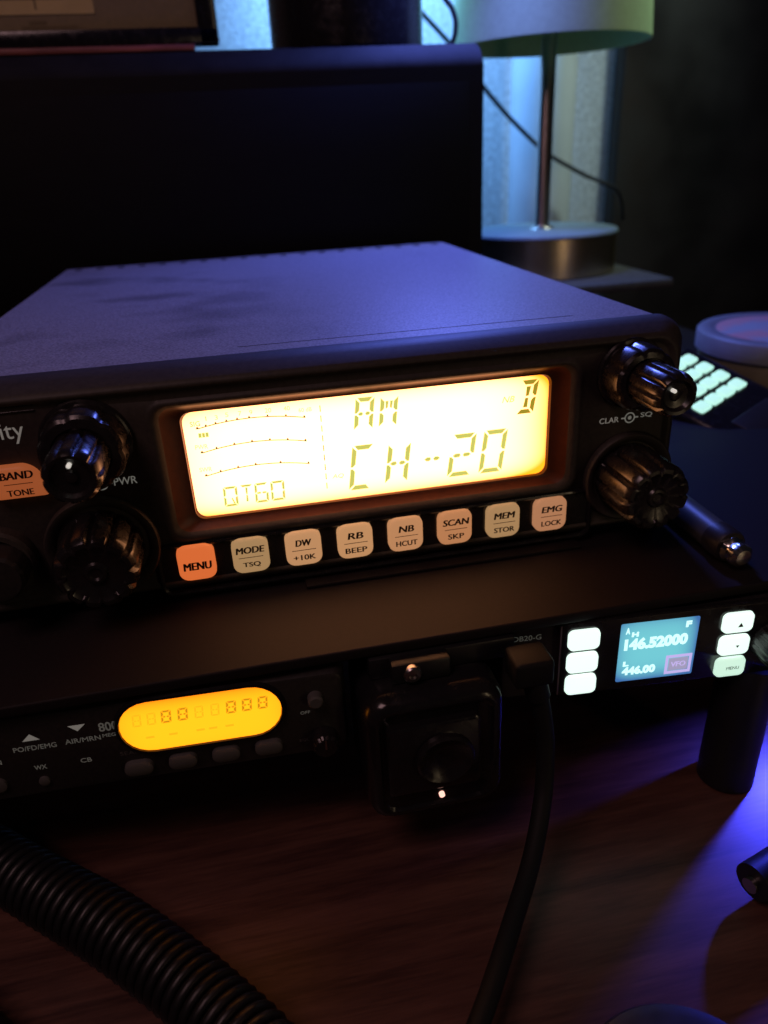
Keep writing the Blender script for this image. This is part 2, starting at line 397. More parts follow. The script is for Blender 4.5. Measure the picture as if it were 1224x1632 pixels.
# case: metal cover, slots along the rear of the top, shallow seam near the front
bm = bmesh.new()
XL, XR = -111.4, 89.6
prof = [rr((XL+XR)/2, -4, (XR-XL)/2, 30.5, 3.0, y, 4) for y in (8.5, 14, 229)]
loft(bm, prof, True, True)
for i in range(19):                                        # row of small louvres near the back edge
    x = -104+i*10.2
    box(bm, x, x+3.2, 219, 224, 26.2, 26.62, 0, mi=1)
box(bm, -30, 66, 16.0, 16.35, 26.3, 26.56, 0, mi=1)
R('case', bm, None, mats=[M['case'], M['void']])
for fx in (-95, 75):
    for fy in (25, 205):
        bm = bmesh.new(); lathe_z(bm, fx, fy, [(6, -37), (6.4, -36.4), (6.4, -34.4)], 24); R('rubber_foot', bm, M['rubber'])

# moulded front panel: one lofted skin from the case to the hole of the screen
pcx, pcz, phw, phh = -10.5, -4.4, 103.8, 31.2
hole = dict(cx=3.2, cz=.15)
bm = bmesh.new()
ring = []
for (ins, y, r) in ((0.6, 9.5, 5), (0, 7.5, 6), (0, 3.2, 7), (1.0, .6, 7), (3.2, -2.6, 7.5), (4.0, -3.6, 7), (4.8, -4.0, 6.5), (5.6, -3.9, 6), (6.4, -3.1, 5.5), (7.0, -3.0, 5)):
    ring.append(rr(pcx, pcz, phw-ins, phh-ins*(.78), r, y))
ring.append(rr(3.1, -.2, 58.4, 19.9, 4.8, -3.0))
ring.append(rr(3.1, -.1, 57.7, 19.3, 4.6, -3.7))
ring.append(rr(3.1, 0, 56.6, 18.6, 4.2, -4.0))
ring.append(rr(3.1, 0.1, 55.6, 17.9, 3.8, -3.7))
ring.append(rr(3.1, .15, 54.6, 17.2, 3.4, -2.8))
loft(bm, ring, False, False)
R('front_panel', bm, M['frame_plastic'], angle=50)
bm = bmesh.new(); ring = [rr(3.1, .15, 54.6, 17.2, 3.4, -2.8)]
ring.append(rr(3.2, .15, 51.8, 15.9, 2.8, -.9))
ring.append(rr(3.2, .15, 49.9, 14.9, 2.6, -.6))
ring.append(rr(3.2, .15, 49.6, 14.7, 2.6, .6))
loft(bm, ring, False, False)
R('screen_surround', bm, mat('amber_glow_surround', (.085, .022, .006), .42, noise=.15, nscale=600), angle=50)  # the screen's orange glow on the bezel is put into this colour
# dark face insert, the strip behind the keys, ribs at the left
bm = bmesh.new()
box(bm, -58, 66.5, -3.5, -2.9, -33.2, -20.9, .25, 1)
R('key_strip', bm, M['plastic_gloss'])
bm = bmesh.new()
ring = [rr(3.8, -27.4, 62.6, 7.9, 3.0, -2.9), rr(3.8, -27.4, 62.4, 7.7, 3.0, -4.3), rr(3.8, -27.4, 61.9, 7.2, 2.7, -4.5), rr(3.8, -27.4, 61.3, 6.7, 2.4, -4.2), rr(3.8, -27.4, 61.2, 6.6, 2.4, -3.2)]
loft(bm, ring, False, False)
R('key_frame', bm, M['plastic_gloss'])
bm = bmesh.new()
for i in range(3):
    box(bm, -106, -79, -3.3, -2.8, 20.2+i*1.4, 20.7+i*1.4, .15, 1)
R('trim_ribs', bm, M['plastic_gloss'])

# screen
bm = bmesh.new(); loft(bm, [rr(3.2, .15, 49.4, 14.55, 2.8, .55), rr(3.2, .15, 49.4, 14.55, 2.8, 0.05)], True, True)
scr = R('lcd_screen', bm, M['lcd'], smooth=False)
bm = bmesh.new(); Y = -.0
glyph(bm, 'A', -2.5, 2.6, 5.0, 13.9, 1.15, .12, Y)
glyph(bm, 'M', 4.3, 9.1, 5.1, 13.5, 1.15, .12, Y)
glyph(bm, 'C', -5.0, 1.2, -12.2, .7, 1.3, .14, Y)
glyph(bm, 'H', 5.2, 11.5, -11.6, .0, 1.3, .14, Y)
glyph(bm, '-', 14.9, 21.3, -11.9, .3, 1.35, .14, Y)
glyph(bm, '2', 23.1, 30.2, -12.0, .5, 1.3, .14, Y)
glyph(bm, '0', 32.4, 39.3, -12.1, .6, 1.3, .14, Y)
R('lcd_digits', bm, M['lcd_seg'], scr, smooth=False)
bm = bmesh.new(); glyph(bm, 'D', 42.9, 48.2, 4.3, 13.8, 1.25, .16, Y); R('lcd_digits', bm, M['lcd_seg_dark'], scr, smooth=False)
bm = bmesh.new()
glyph(bm, 'Q', -38.9, -35.2, -12.3, -6.6, .62, .03, Y)
glyph(bm, 'T', -34.5, -31.0, -12.3, -6.6, .58, .03, Y)
glyph(bm, '6', -30.6, -27.0, -12.3, -6.6, .62, .03, Y)
glyph(bm, '0', -26.3, -22.6, -12.3, -6.6, .62, .03, Y)
box(bm, -42.7, -41.95, Y-.06, Y, 7.9, 9.1); box(bm, -41.8, -41.05, Y-.06, Y, 7.9, 9.1); box(bm, -40.9, -40.15, Y-.06, Y, 7.9, 9.1)
R('small_digits', bm, M['lcd_seg'], scr, smooth=False)
RT('screen_lettering', 'NB', 40.9, 8.9, 3.6, 1.7, Y, M['lcd_seg'], scr, shear=.3)
bm = bmesh.new()
def arc(x0, z0, xm, zm, x1, z1, ticks, wdt=.25):
    d = (x0-xm)*(x0-x1)*(xm-x1)
    def q(x): return z0*(x-xm)*(x-x1)/((x0-xm)*(x0-x1))+zm*(x-x0)*(x-x1)/((xm-x0)*(xm-x1))+z1*(x-x0)*(x-xm)/((x1-x0)*(x1-xm))
    N = 26
    for i in range(N):
        a = x0+(x1-x0)*i/N; b = x0+(x1-x0)*(i+1)/N
        poly(bm, [(a, q(a)-wdt/2), (b, q(b)-wdt/2), (b, q(b)+wdt/2), (a, q(a)+wdt/2)], Y)
    for k, t in enumerate(ticks):
        x = x0+(x1-x0)*t; s = .42 if k == 0 else .34
        poly(bm, [(x-s, q(x)-.05), (x+s, q(x)-.05), (x+s*.5, q(x)+.55), (x-s*.5, q(x)+.55)], Y+.01)
arc(-42.7, 10.3, -30.5, 11.7, -15.0, 10.2, (0, .08, .17, .27, .37, .48, .65, .82, .99))
arc(-42.5, 3.7, -29.5, 5.2, -15.3, 3.7, (0, .14, .31, .48, .65, .82, .99))
arc(-42.4, -2.8, -29.3, -1.3, -15.1, -2.8, (0, .14, .31, .48, .72, .99))
for i in range(9):
    z = 13.0-i*2.75
    poly(bm, [(-11.1, z-1.7), (-10.84, z-1.7), (-10.84, z), (-11.1, z)], Y)
text_into(bm, 'SIG', -43.1, 11.7, 2.5, 1.3, Y)
R('meter_scales', bm, M['lcd_thin'], scr, smooth=False)
bm = bmesh.new()
for s, x in (('1', -40.2), ('3', -37.6), ('5', -34.9), ('7', -31.6), ('9', -28.8), ('20', -24.4), ('40', -19.6)):
    text_into(bm, s, x, 13.2 if x > -36 else 12.8, .25 if s == '1' else .8*len(s), 1.2, Y)
text_into(bm, '60 dB', -14.9, 12.3, 3.4, 1.1, Y)
text_into(bm, 'PWR', -42.4, 5.4, 3.2, 1.2, Y); text_into(bm, 'SWR', -42.3, -.9, 3.2, 1.2, Y)
text_into(bm, 'AQ', -7.7, -7.5, 3.2, 1.4, Y, shear=.2)
R('faint_marks', bm, M['lcd_faint'], scr, smooth=False)

# keys under the screen
def key(cx, cz, hw, hh, m_, top, bot, trap=0):
    bm = bmesh.new()
    def rg(ins, y, r=2.6):
        g = rr(cx, cz, hw-ins, hh-ins, r, y)
        if trap:
            for p in g:
                if p.x > cx: p.x -= trap*max(0, (p.z-cz)/hh*.5+.5)
        return g
    loft(bm, [rg(0, -3.2), rg(0, -5.0), rg(.25, -5.5), rg(.8, -5.85), rg(1.6, -6.0)], False, True)
    k_ = R('key', bm, m_, angle=60)
    bm = bmesh.new(); y = -6.02
    if bot:
        text_into(bm, top, cx, cz+2.1, min(len(top)*1.9+.7, 7.8), 1.95, y, shear=.12, bold=.06)
        text_into(bm, bot, cx, cz-2.4, min(len(bot)*1.4+.6, 6.2), 1.6, y, bold=.045)
        box(bm, cx-3.3, cx+3.3, y-.05, y, cz-.22, cz-.06)
    else:
        text_into(bm, top, cx+.2, cz-.6, 7.6, 2.3, y, shear=.08, bold=.06)
    R('lettering', bm, M['dark_ink'], k_, smooth=False)
    if m_ is KEY_MENU: k_['label'] = 'orange menu key'
    if m_ is KEY_BAND: k_['label'] = 'rust coloured band key'
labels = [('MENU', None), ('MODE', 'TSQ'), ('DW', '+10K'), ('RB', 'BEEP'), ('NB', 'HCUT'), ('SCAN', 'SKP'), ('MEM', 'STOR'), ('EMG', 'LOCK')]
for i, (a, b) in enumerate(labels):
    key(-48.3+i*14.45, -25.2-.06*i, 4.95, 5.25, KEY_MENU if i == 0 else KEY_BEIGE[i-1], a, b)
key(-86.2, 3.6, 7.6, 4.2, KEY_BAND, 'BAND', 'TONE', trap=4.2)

# knobs
def dial(cx, cz, outer, rings, cap_r, nfl, tip_y, dot=None, n=120, depth=.1):
    bm = bmesh.new(); lathe_y(bm, cx, cz, outer, 64); k0 = R('knob', bm, M['knob'], angle=40)
    bm = bmesh.new()
    lathe_y(bm, cx, cz, rings, n, nfl, depth, fl=list(range(1, len(rings)-4)))
    R('knob_cap', bm, M['knob'], k0, angle=28)
    if dot:
        bm = bmesh.new(); lathe_y(bm, dot[0], dot[1], [(.55, tip_y+.3), (.55, tip_y-.12), (.4, tip_y-.2)], 16)
        R('pointer_dot', bm, M['glow_dot'], k0)
def facet(cx, cz, prof, n, rot=0):
    bm = bmesh.new()
    rg = [[Vector((cx+r*math.cos(2*math.pi*i/n+rot), y, cz+r*math.sin(2*math.pi*i/n+rot))) for i in range(n)] for r, y in prof]
    loft(bm, rg, False, True); return bm
for (cx, cz, ro, ri, tip) in ((-69.0, 11.0, 10.2, 6.5, -27), (75.0, 13.7, 9.0, 5.9, -27)):
    bm = bmesh.new()                                       # wide rear ring of the double knob
    lathe_y(bm, cx, cz, [(ro+.9, -3.0), (ro+.9, -3.8), (ro+.5, -4.4), (ro, -4.6), (ro-.1, -10.2), (ro-.5, -11.6), (ro-1.3, -12.3), (ri+.4, -12.6), (ri+.2, -12.0)], 120, 7, .06, fl=[3, 4, 5, 6], sharp=6)
    k0 = R('knob', bm, M['knob'], angle=28)
    bm = bmesh.new()
    lathe_y(bm, cx, cz, [(ri-.4, -12.0), (ri, -12.8), (ri, tip+2.3), (ri-.35, tip+.9), (ri-1.1, tip), (ri-1.9, tip+.2), (ri-2.6, tip+1.3), (1.6, tip+1.6), (1.2, tip+1.0), (.7, tip+.9)], 160, 10, .13, fl=[1, 2, 3], sharp=7)
    R('knob_cap', bm, M['knob'], k0, angle=28)
    bm = bmesh.new(); lathe_y(bm, cx-(1.2 if cx > 0 else -.2), cz+(1.5 if cx > 0 else 3.0), [(.5, tip+1.2), (.5, tip-.1), (.35, tip-.2)], 16)
    R('pointer_dot', bm, M['glow_dot'], k0)
for (cx, cz, rb, rk, tip) in ((-70.9, -17.4, 14.4, 10.4, -19), (77.0, -17.2, 13.6, 10.2, -21.0)):
    bm = bmesh.new()                                       # dished collar round the single knob
    lathe_y(bm, cx, cz, [(rb, -3.0), (rb, -4.6), (rb-.5, -5.2), (rb-1.2, -5.2), (rb-2.6, -4.2), (rb-3, -3.6)], 72)
    R('knob_collar', bm, M['frame_plastic'], angle=50)
    bm = bmesh.new()
    lathe_y(bm, cx, cz, [(rk, -3.2), (rk, -4.4), (rk-.1, -5.2), (rk-.2, tip+2.4), (rk-.7, tip+.9), (rk-1.5, tip), (rk-2.6, tip-.1), (rk-3.7, tip+.6), (3.0, tip+1.1), (2.5, tip+.4), (1.8, tip+.3), (1.2, tip+.8)], 192, 12, .13, fl=[1, 2, 3, 4, 5, 6], sharp=7)
    R('knob', bm, M['knob'], angle=28)
# microphone socket, mostly cut by the frame
bm = bmesh.new()
lathe_y(bm, -96.5, -17.5, [(9.5, -3), (9.5, -6.5), (8.8, -7.4), (7.6, -7.6), (7.2, -6), (6.8, -5.2)], 48); R('microphone_socket', bm, M['frame_plastic'])
bm = bmesh.new(); lathe_y(bm, -94.5, -17.5, [(6.4, -3), (6.4, -14), (5.6, -15), (3, -15.3)], 48, 16, .06, fl=[1]); R('microphone_plug', bm, M['plastic'], angle=28)

# print on the face
RT('panel_print', 'PWR', -62.2, -.15, 5.7, 2.0, -3.0, M['print'], shear=.05, bold=.01)
for (cx, cz) in ((-68.0, -.4), (76.3, .5)):
    bm = bmesh.new()
    for a0, a1, r0, r1 in ((0, 360, 1.25, 1.6), (0, 360, 0, .55)):
        N = 24
        for i in range(N):
            a = rad(a0+(a1-a0)*i/N); b = rad(a0+(a1-a0)*(i+1)/N)
            pts = [(cx+r0*math.cos(a), cz+r0*math.sin(a)), (cx+r1*math.cos(a), cz+r1*math.sin(a)), (cx+r1*math.cos(b), cz+r1*math.sin(b)), (cx+r0*math.cos(b), cz+r0*math.sin(b))]
            if r0 == 0: pts = pts[1:3]+[(cx, cz)]
            poly(bm, pts, -3.0)
    box(bm, cx+1.5, cx+2.6, -3.06, -3, cz-.2, cz+.2)
    if cx > 0: box(bm, cx-2.6, cx-1.5, -3.06, -3, cz-.2, cz+.2)
    R('knob_symbol', bm, M['print'], smooth=False)
RT('panel_print', 'CLAR', 70.0, .4, 5.9, 1.6, -3.0, M['print'], bold=.008)
RT('panel_print', 'SQ', 81.4, .8, 3.6, 1.6, -3.0, M['print'], bold=.008)
RT('panel_print', 'Quality', -91.0, 15.4, 16.8, 5.6, -3.0, M['print'])

# ------------------------------------------------------------------ devices under the front edge of the shelf
def L(name, bm, m_, par, **k): return mk(name, bm, m_, par, **k)

scan = thing('scanner_radio', 'flat black scanner with orange pill shaped display at the lower left', 'scanner', (-60, -38, -50), -2.4)
bm = bmesh.new()
loft(bm, [rr(-21, -4.2, 66, 12.6, 2.5, 95), rr(-21, -4.2, 66, 12.6, 2.5, 2), rr(-21, -4.2, 65.2, 11.8, 2.2, .3), rr(-21, -4.2, 64.6, 11.2, 2, .0)], True, True)
L('body', bm, M['plastic'], scan)
bm = bmesh.new()
loft(bm, [rr(9.7, .2, 20.6, 8.6, 8.3, .0), rr(9.7, .2, 20.2, 8.3, 8.2, -.9), rr(9.7, .2, 19.4, 7.6, 7.5, -.9), rr(9.7, .2, 19.3, 7.5, 7.4, -.3)], False, False)
dsp_b = L('display_bezel', bm, M['plastic_gloss'], scan)
bm = bmesh.new(); loft(bm, [rr(9.7, .2, 19.25, 7.45, 7.3, -.05), rr(9.7, .2, 19.25, 7.45, 7.3, -.45)], False, True)
dsp = L('display', bm, M['amber'], scan, smooth=False)
bm = bmesh.new()
for i, x in enumerate((1.0, 4.9, 8.8, 12.6, 16.4, 20.2, 24.0)):
    if i not in (2, 3): glyph(bm, '8', x-.7, x+1.7, .6, 4.3, .55, .1, -.46)
L('digits', bm, M['amber_seg'], dsp, smooth=False)
bm = bmesh.new()
for x in (-5.8, -2.4, 8.8, 12.6): glyph(bm, '8', x-.6, x+1.5, .6, 4.2, .42, .1, -.46)
for x in (-4, 1.5, 8, 11, 15): box(bm, x, x+2.0, -.52, -.46, -3.4, -2.8)
L('faint_digits', bm, M['amber_seg_faint'], dsp, smooth=False)
for i, x in enumerate((-7.2, 3.4, 14.0, 24.6)):
    bm = bmesh.new(); loft(bm, [rr(x, -11.9+.1*i, 3.5, 2.1, 2.0, .0), rr(x, -11.9+.1*i, 3.4, 2.0, 1.9, -1.3), rr(x, -11.9+.1*i, 2.7, 1.4, 1.3, -1.7)], False, True)
    L('button', bm, M['print_dark'], scan)
for s, x, z, wd in (('SEARCH', -7.2, -7.3, 7.6), ('L/O', 4.4, -7.3, 3.4), ('BANK', 14.6, -7.2, 4.8), ('PROG', 24.6, -6.9, 4.8)):
    text('lettering', s, x, z, wd, 1.2, -.02, M['print_dark'], scan, bold=.01)
for s, x, z, wd, ht in (('PO/FD/EMG', -29.4, -1.4, 9.8, 1.4), ('AIR/MRN', -18.4, -1.2, 8.2, 1.4), ('WX', -29.6, -7.6, 2.8, 1.3), ('CB', -19.0, -7.5, 2.6, 1.3)):
    text('lettering', s, x, z, wd, ht, -.02, M['print_dim'], scan, bold=.012)
text('lettering', '800', -12.0, 1.7, 4.4, 2.6, -.02, M['print_dim'], scan, bold=.02)
text('lettering', 'MEGA', -11.7, -.9, 4.2, 1.0, -.02, M['print_dim'], scan, bold=.01)
text('lettering', 'SCAN', -40.3, -4.4, 5.2, 1.3, -.02, M['print_dim'], scan, bold=.01)
bm = bmesh.new()
poly(bm, [(-31.7, .8), (-27.8, .8), (-29.75, 2.7)], -.02); poly(bm, [(-20.9, 3.4), (-19.0, 1.6), (-17.0, 3.4)], -.02)
L('arrow_marks', bm, M['print'], scan, smooth=False)
bm = bmesh.new(); lathe_y(bm, -29.6, -11.8, [(1.3, 0), (1.3, -.6), (.9, -.8)], 20); L('button', bm, M['print_dark'], scan)
bm = bmesh.new(); lathe_y(bm, -40.0, -11.0, [(2.0, 0), (2.0, -.8), (1.4, -1)], 20); L('button', bm, M['print_dark'], scan)
bm = bmesh.new(); lathe_y(bm, 38.8, -11.6, [(3.4, 0), (3.4, -3.6), (2.8, -4.4), (1.5, -4.6)], 40, 12, .1, fl=[1, 2]); kn = L('volume_knob', bm, M['knob'], scan, angle=28)
bm = bmesh.new(); box(bm, 38.55, 39.05, -4.9, -4.55, -11.6, -8.6); L('pointer', bm, M['steel'], kn)
bm = bmesh.new(); lathe_y(bm, 37.4, 1.4, [(1.9, 0), (1.9, -2.2), (1.4, -2.6)], 24); L('slide_switch', bm, M['print_dark'], scan)
text('lettering', 'OFF', 34.6, -3.0, 2.4, .9, -.02, M['print_dim'], scan); text('lettering', 'SQL', 33.6, -11.8, 2.6, .9, -.02, M['print_dark'], scan)

small = thing('mobile_radio', 'small black mobile radio with cyan screen and white lit keys', 'radio', (70, -39, -52), -5)
bm = bmesh.new()
loft(bm, [rr(2, -.6, 45, 11.4, 2, 80), rr(2, -.6, 45, 11.4, 2, 1.2), rr(2, -.6, 44.4, 10.8, 1.8, .0)], True, True)
L('body', bm, M['plastic'], small)
bm = bmesh.new(); loft(bm, [rr(4, .2, 31.5, 11.8, 1.5, 0), rr(4, .2, 31.5, 11.8, 1.5, -1.6), rr(4, .2, 31.1, 11.4, 1.3, -1.9)], False, True)
L('face_glass', bm, M['plastic_gloss'], small)
# small machined edge catching the light at the left of the glass
bm = bmesh.new(); box(bm, -27.75, -27.35, -2.0, -.2, -11, 11.2); L('edge_strip', bm, M['steel'], small)
for x, col in ((-21.4, 0), (20.9, 1)):
    for i, z in enumerate((6.6, -.7, -7.9)):
        bm = bmesh.new(); loft(bm, [rr(x, z, 4.3, 3.15, 1.6, -1.8), rr(x, z, 4.2, 3.05, 1.6, -2.7), rr(x, z, 3.7, 2.55, 1.2, -3.0)], False, True)
        kb = L('key', bm, M['white_key'] if not (col and i == 2) else M['white_key_dim'], small)
        if col:
            bm = bmesh.new()
            if i == 0: poly(bm, [(x-.2, z-1.1), (x+1.3, z-1.1), (x+.55, z+.2)], -3.02)
            if i == 1: poly(bm, [(x+.2, z+.2), (x+1.2, z+.2), (x+.7, z-.6)], -3.02)
            if i == 2: text_into(bm, 'MENU', x+.5, z-.1, 3.6, 1.0, -3.02)
            L('key_symbol', bm, M['print_dark'], kb, smooth=False)
bm = bmesh.new(); loft(bm, [rr(-.6, .4, 10.8, 9.4, .5, -1.9), rr(-.6, .4, 10.8, 9.4, .5, -2.0)], False, True)
ts = L('colour_screen', bm, M['tft'], small, smooth=False)
bm = bmesh.new(); y = -2.02
def pill(cx, cz, hw, hh):
    poly(bm, [(p.x, p.z) for p in rr(cx, cz, hw, hh, hh, 0, 4)], y)
text_into(bm, '146.52000', -1.2, 3.1, 17.6, 3.8, y, off=.06)
text_into(bm, 'A', -9.4, 7.5, 1.2, 2.0, y, off=.06); text_into(bm, 'H', -7.3, 6.2, 1.9, 1.5, y, off=.06)
text_into(bm, 'F', 7.3, 7.7, 1.6, 2.0, y, off=.06)
text_into(bm, '446.00', -5.2, -5.6, 9.4, 2.8, y, off=.06); text_into(bm, 'L', -9.0, -3.2, 1.6, 1.6, y, off=.06)
L('screen_text', bm, M['tft_white'], ts, smooth=False)
bm = bmesh.new()
for a, b, c_, d in ((2.2, 9.6, -2.0, -2.9), (2.2, 9.6, -7.3, -8.2), (2.2, 3.0, -2.9, -7.3), (8.8, 9.6, -2.9, -7.3)): box(bm, a, b, y-.04, y, d, c_)
L('screen_frame', bm, M['tft_pink'], ts, smooth=False)
bm = bmesh.new(); box(bm, 3.2, 8.6, y-.03, y, -7.1, -3.1); L('screen_block', bm, M['tft_grey'], ts, smooth=False)
bm = bmesh.new(); text_into(bm, 'VFO', 5.9, -5.1, 4.2, 1.6, y-.04, bold=.04); L('screen_text', bm, M['tft_pink'], ts, smooth=False)
bm = bmesh.new(); lathe_y(bm, 32.2, -1.0, [(6.0, -1.5), (6.0, -9), (5.4, -10.4), (4.6, -10.8), (2, -10.4)], 96, 12, .08, fl=[1, 2]); L('knob', bm, M['knob'], small, angle=28)
text('lettering', 'DB20-G', -36.0, 7.4, 7.6, 1.6, -.02, M['print_dim'], small)

# action camera hanging from a clamp
ac = thing('action_camera', 'square black action camera with pink status light hanging between scanner and small radio', 'camera', (5.2, -38, -66.6))
bm = bmesh.new()
loft(bm, [rr(.5, 1, 17.0, 18.4, 5, 16), rr(.5, 1, 17.9, 19.3, 6, 13), rr(.5, 1, 17.9, 19.3, 6, -8), rr(.5, 1, 17.2, 18.6, 5.6, -10.6), rr(.5, 1, 15.8, 17.2, 5, -12), rr(.5, 1, 14.6, 16.0, 4.4, -12), rr(.5, 1, 14.0, 15.4, 4, -11.2)], True, True)
L('body', bm, M['plastic_gloss'], ac, angle=50)
bm = bmesh.new(); loft(bm, [rr(-.6, 2.6, 11.8, 10.8, 1.5, -11), rr(-.6, 2.6, 11.8, 10.8, 1.5, -13.2), rr(-.6, 2.6, 11.2, 10.2, 1.2, -13.6)], False, True)
glass = L('front_window', bm, M['plastic_gloss'], ac)
bm = bmesh.new(); lathe_y(bm, 1.8, 2.6, [(7.4, -13.5), (7.4, -15), (6.8, -15.6), (6.0, -15.2), (5.2, -14.4), (3.0, -13.9), (2.4, -13.7)], 48); L('lens', bm, M['knob'], ac)
bm = bmesh.new(); lathe_y(bm, 1.4, -12.2, [(.75, -11), (.75, -12.1), (.5, -12.3)], 16); L('status_light', bm, M['led'], ac)
bm = bmesh.new(); box(bm, -14, 24, -2, 16, 20.3, 26.3, .6); box(bm, -9, 6, -5.6, 6, 20.4, 26.2, .8); L('mount_bracket', bm, M['rubber'], ac)
bm = bmesh.new(); lathe_y(bm, -4.0, 23.6, [(2.3, -5), (2.3, -6.6), (1.9, -7.1), (1.0, -7.2), (.8, -6.6)], 32); L('screw', bm, M['steel'], ac)

# charging plug and its cable
uc = thing('usb_cable', 'dark grey cable with square plug hanging in front of the small radio', 'cable', (36, -46, -48))
bm = bmesh.new(); box(bm, 25.4, 35.4, -51, -41.8, -48.4, -41.0, 1.1, 3); adopt(mk('plug', bm, M['cable']), uc)
bm = bmesh.new(); pts = smooth_path([(31, -47.5, -46.5), (32.5, -48.0, -52), (33.6, -49.0, -59), (34.2, -50.5, -68), (31.8, -56, -80), (24.5, -67, -88), (14.5, -80, -91), (4.5, -93, -92.5), (-4, -103, -95), (-12, -115, -99)], 8)
tube(bm, pts, 2.35, 16); adopt(mk('cord', bm, M['cable']), uc)
bm = bmesh.new(); tube(bm, smooth_path([(31, -47.5, -46.8), (31.8, -47.8, -50), (32.6, -48.0, -53.5)], 4), 3.1, 16); adopt(mk('strain_relief', bm, M['cable']), uc)

# coiled microphone cord on the desk
bm = bmesh.new()
path = smooth_path([(-150, 3, -96), (-124, -17, -96), (-101, -36, -96), (-76, -57, -96), (-53, -81, -96), (-40, -101, -96), (-44, -122, -96),
                    (-66, -126, -96), (-80, -108, -96), (-96, -86, -96), (-116, -66, -96), (-146, -40, -96)], 60)
out = []; ang = 0.0; prev = None; up = Vector((0, 0, 1))
seglen = [0]+[(path[i+1]-path[i]).length for i in range(len(path)-1)]
tot = sum(seglen); pitch = 2.9; turns = tot/pitch; per = 20
cum = []; a = 0
for s in seglen: a += s; cum.append(a)
j = 0; N = int(turns*per)
for i in range(N):
    s = tot*i/N
    while j < len(cum)-2 and cum[j+1] < s: j += 1
    t = (s-cum[j])/max(1e-6, cum[j+1]-cum[j]); c_ = path[j].lerp(path[j+1], t)
    d = (path[j+1]-path[j]).normalized(); sd = d.cross(up).normalized()
    th = 2*math.pi*i/per
    wob = 1+.02*math.sin(i*.013)
    out.append(c_+(sd*math.cos(th)+up*math.sin(th))*7.2*wob)
tube(bm, out, 1.25, 7)
tag(mk('coiled_cord', bm, M['rubber'], angle=80), 'black coiled microphone cord looping across the lower left of the desk', 'cord')

# ------------------------------------------------------------------ things at the right
bm = bmesh.new()
pth = [Vector((98.5, 14, -32.2)), Vector((97.4, -22, -32.2))]
tube(bm, pth, 4.5, 32); rod = thing('rod', 'black rod with shiny metal tip lying on the shelf right of the large radio', 'rod', (98, -6, -37))
adopt(mk('shaft', bm, M['rod']), rod)
bm = bmesh.new(); lathe_y(bm, 97.3, -32.2, [(4.9, -20.5), (4.9, -26), (4.4, -27)], 32); adopt(mk('collar', bm, M['plastic']), rod)
bm = bmesh.new(); lathe_y(bm, 97.2, -32.4, [(3.6, -26.5), (3.9, -28), (3.0, -29.2), (3.6, -30.4), (3.4, -32), (2.2, -33), (1, -33.2)], 32, 6, .12, fl=[1, 3, 4]); adopt(mk('metal_tip', bm, M['chrome'], angle=30), rod)

# keypad handset: the key field is a tilted plane
A = Vector((-29.8, -184.7, 70.8)); 
pa = A+(Vector((194.3, 150.3, -27.3))-A)*.905; pb = A+(Vector((210.1, 119.9, -37.2))-A)*.905; pd = A+(Vector((176.8, 104.7, -43.8))-A)*.905
u = (pa-pb).normalized(); v = (pd-pb); v = (v-u*v.dot(u)).normalized(); nrm = u.cross(v).normalized()
if nrm.z < 0: nrm = -nrm
lx = -v; ly = u; lz = lx.cross(ly)
ctr = (pa+pd)/2
hs = thing('keypad_handset', 'black handset lying on the shelf with glowing mint green keypad', 'handset')
hs.matrix_world = Matrix((lx, ly, lz)).transposed().to_4x4(); hs.location = ctr*MM
bpy.context.view_layer.update()
def bx3(x0, x1, y0, y1, z0, z1, r): b_ = bmesh.new(); box(b_, x0, x1, y0, y1, z0, z1, r, 4); return b_
mk('body', bx3(-22, 25, -43, 22, -13, -.8, 5), M['plastic_gloss'], hs)
mk('speaker_grille', bx3(-12, 14, -38, -26, -1.2, -.2, .5), M['plastic'], hs)
pitchx, pitchy = 8.6, 8.3
k0 = None
for i in range(4):
    for jj in range(4):
        cx = (i-1.5)*pitchx; cy = (jj-1.5)*pitchy
        b_ = bmesh.new(); box(b_, cx-3.7, cx+3.7, cy-2.9, cy+2.9, -1.2, .6, 1.3, 3)
        mk('key', b_, M['mint_key'], hs)

tin = thing('round_tin', 'round tin with pale rim and pink picture on its lid behind the handset', 'tin', (235, 132, -37))
bm = bmesh.new(); lathe_z(bm, 0, 0, [(38, 0), (39, 1), (39, 11), (38.4, 12)], 72); mk('lower_band', bm, M['tin_side'], tin)
bm = bmesh.new(); lathe_z(bm, 0, 0, [(39.6, 12), (41, 13), (41, 21), (40, 22), (35, 22.3), (33.6, 21.6), (33, 21.4)], 72, False, True); mk('lid', bm, M['tin'], tin, angle=50)
mp_ = mat('pink_lid_picture', (.5, .4, .42), .5)
nt = mp_.node_tree; tc = nt.nodes.new('ShaderNodeTexCoord'); n = nt.nodes.new('ShaderNodeTexNoise'); n.inputs['Scale'].default_value = 55
r = nt.nodes.new('ShaderNodeValToRGB'); r.color_ramp.elements[0].position = .42; r.color_ramp.elements[0].color = (.36, .36, .4, 1); r.color_ramp.elements[1].position = .56; r.color_ramp.elements[1].color = (.6, .3, .3, 1)
nt.links.new(tc.outputs['Object'], n.inputs['Vector']); nt.links.new(n.outputs[0], r.inputs[0]); nt.links.new(r.outputs[0], nt.nodes['Principled BSDF'].inputs['Base Color'])
bm = bmesh.new(); lathe_z(bm, 0, 0, [(32, 21.42), (32, 21.7)], 64); mk('lid_picture', bm, mp_, tin)

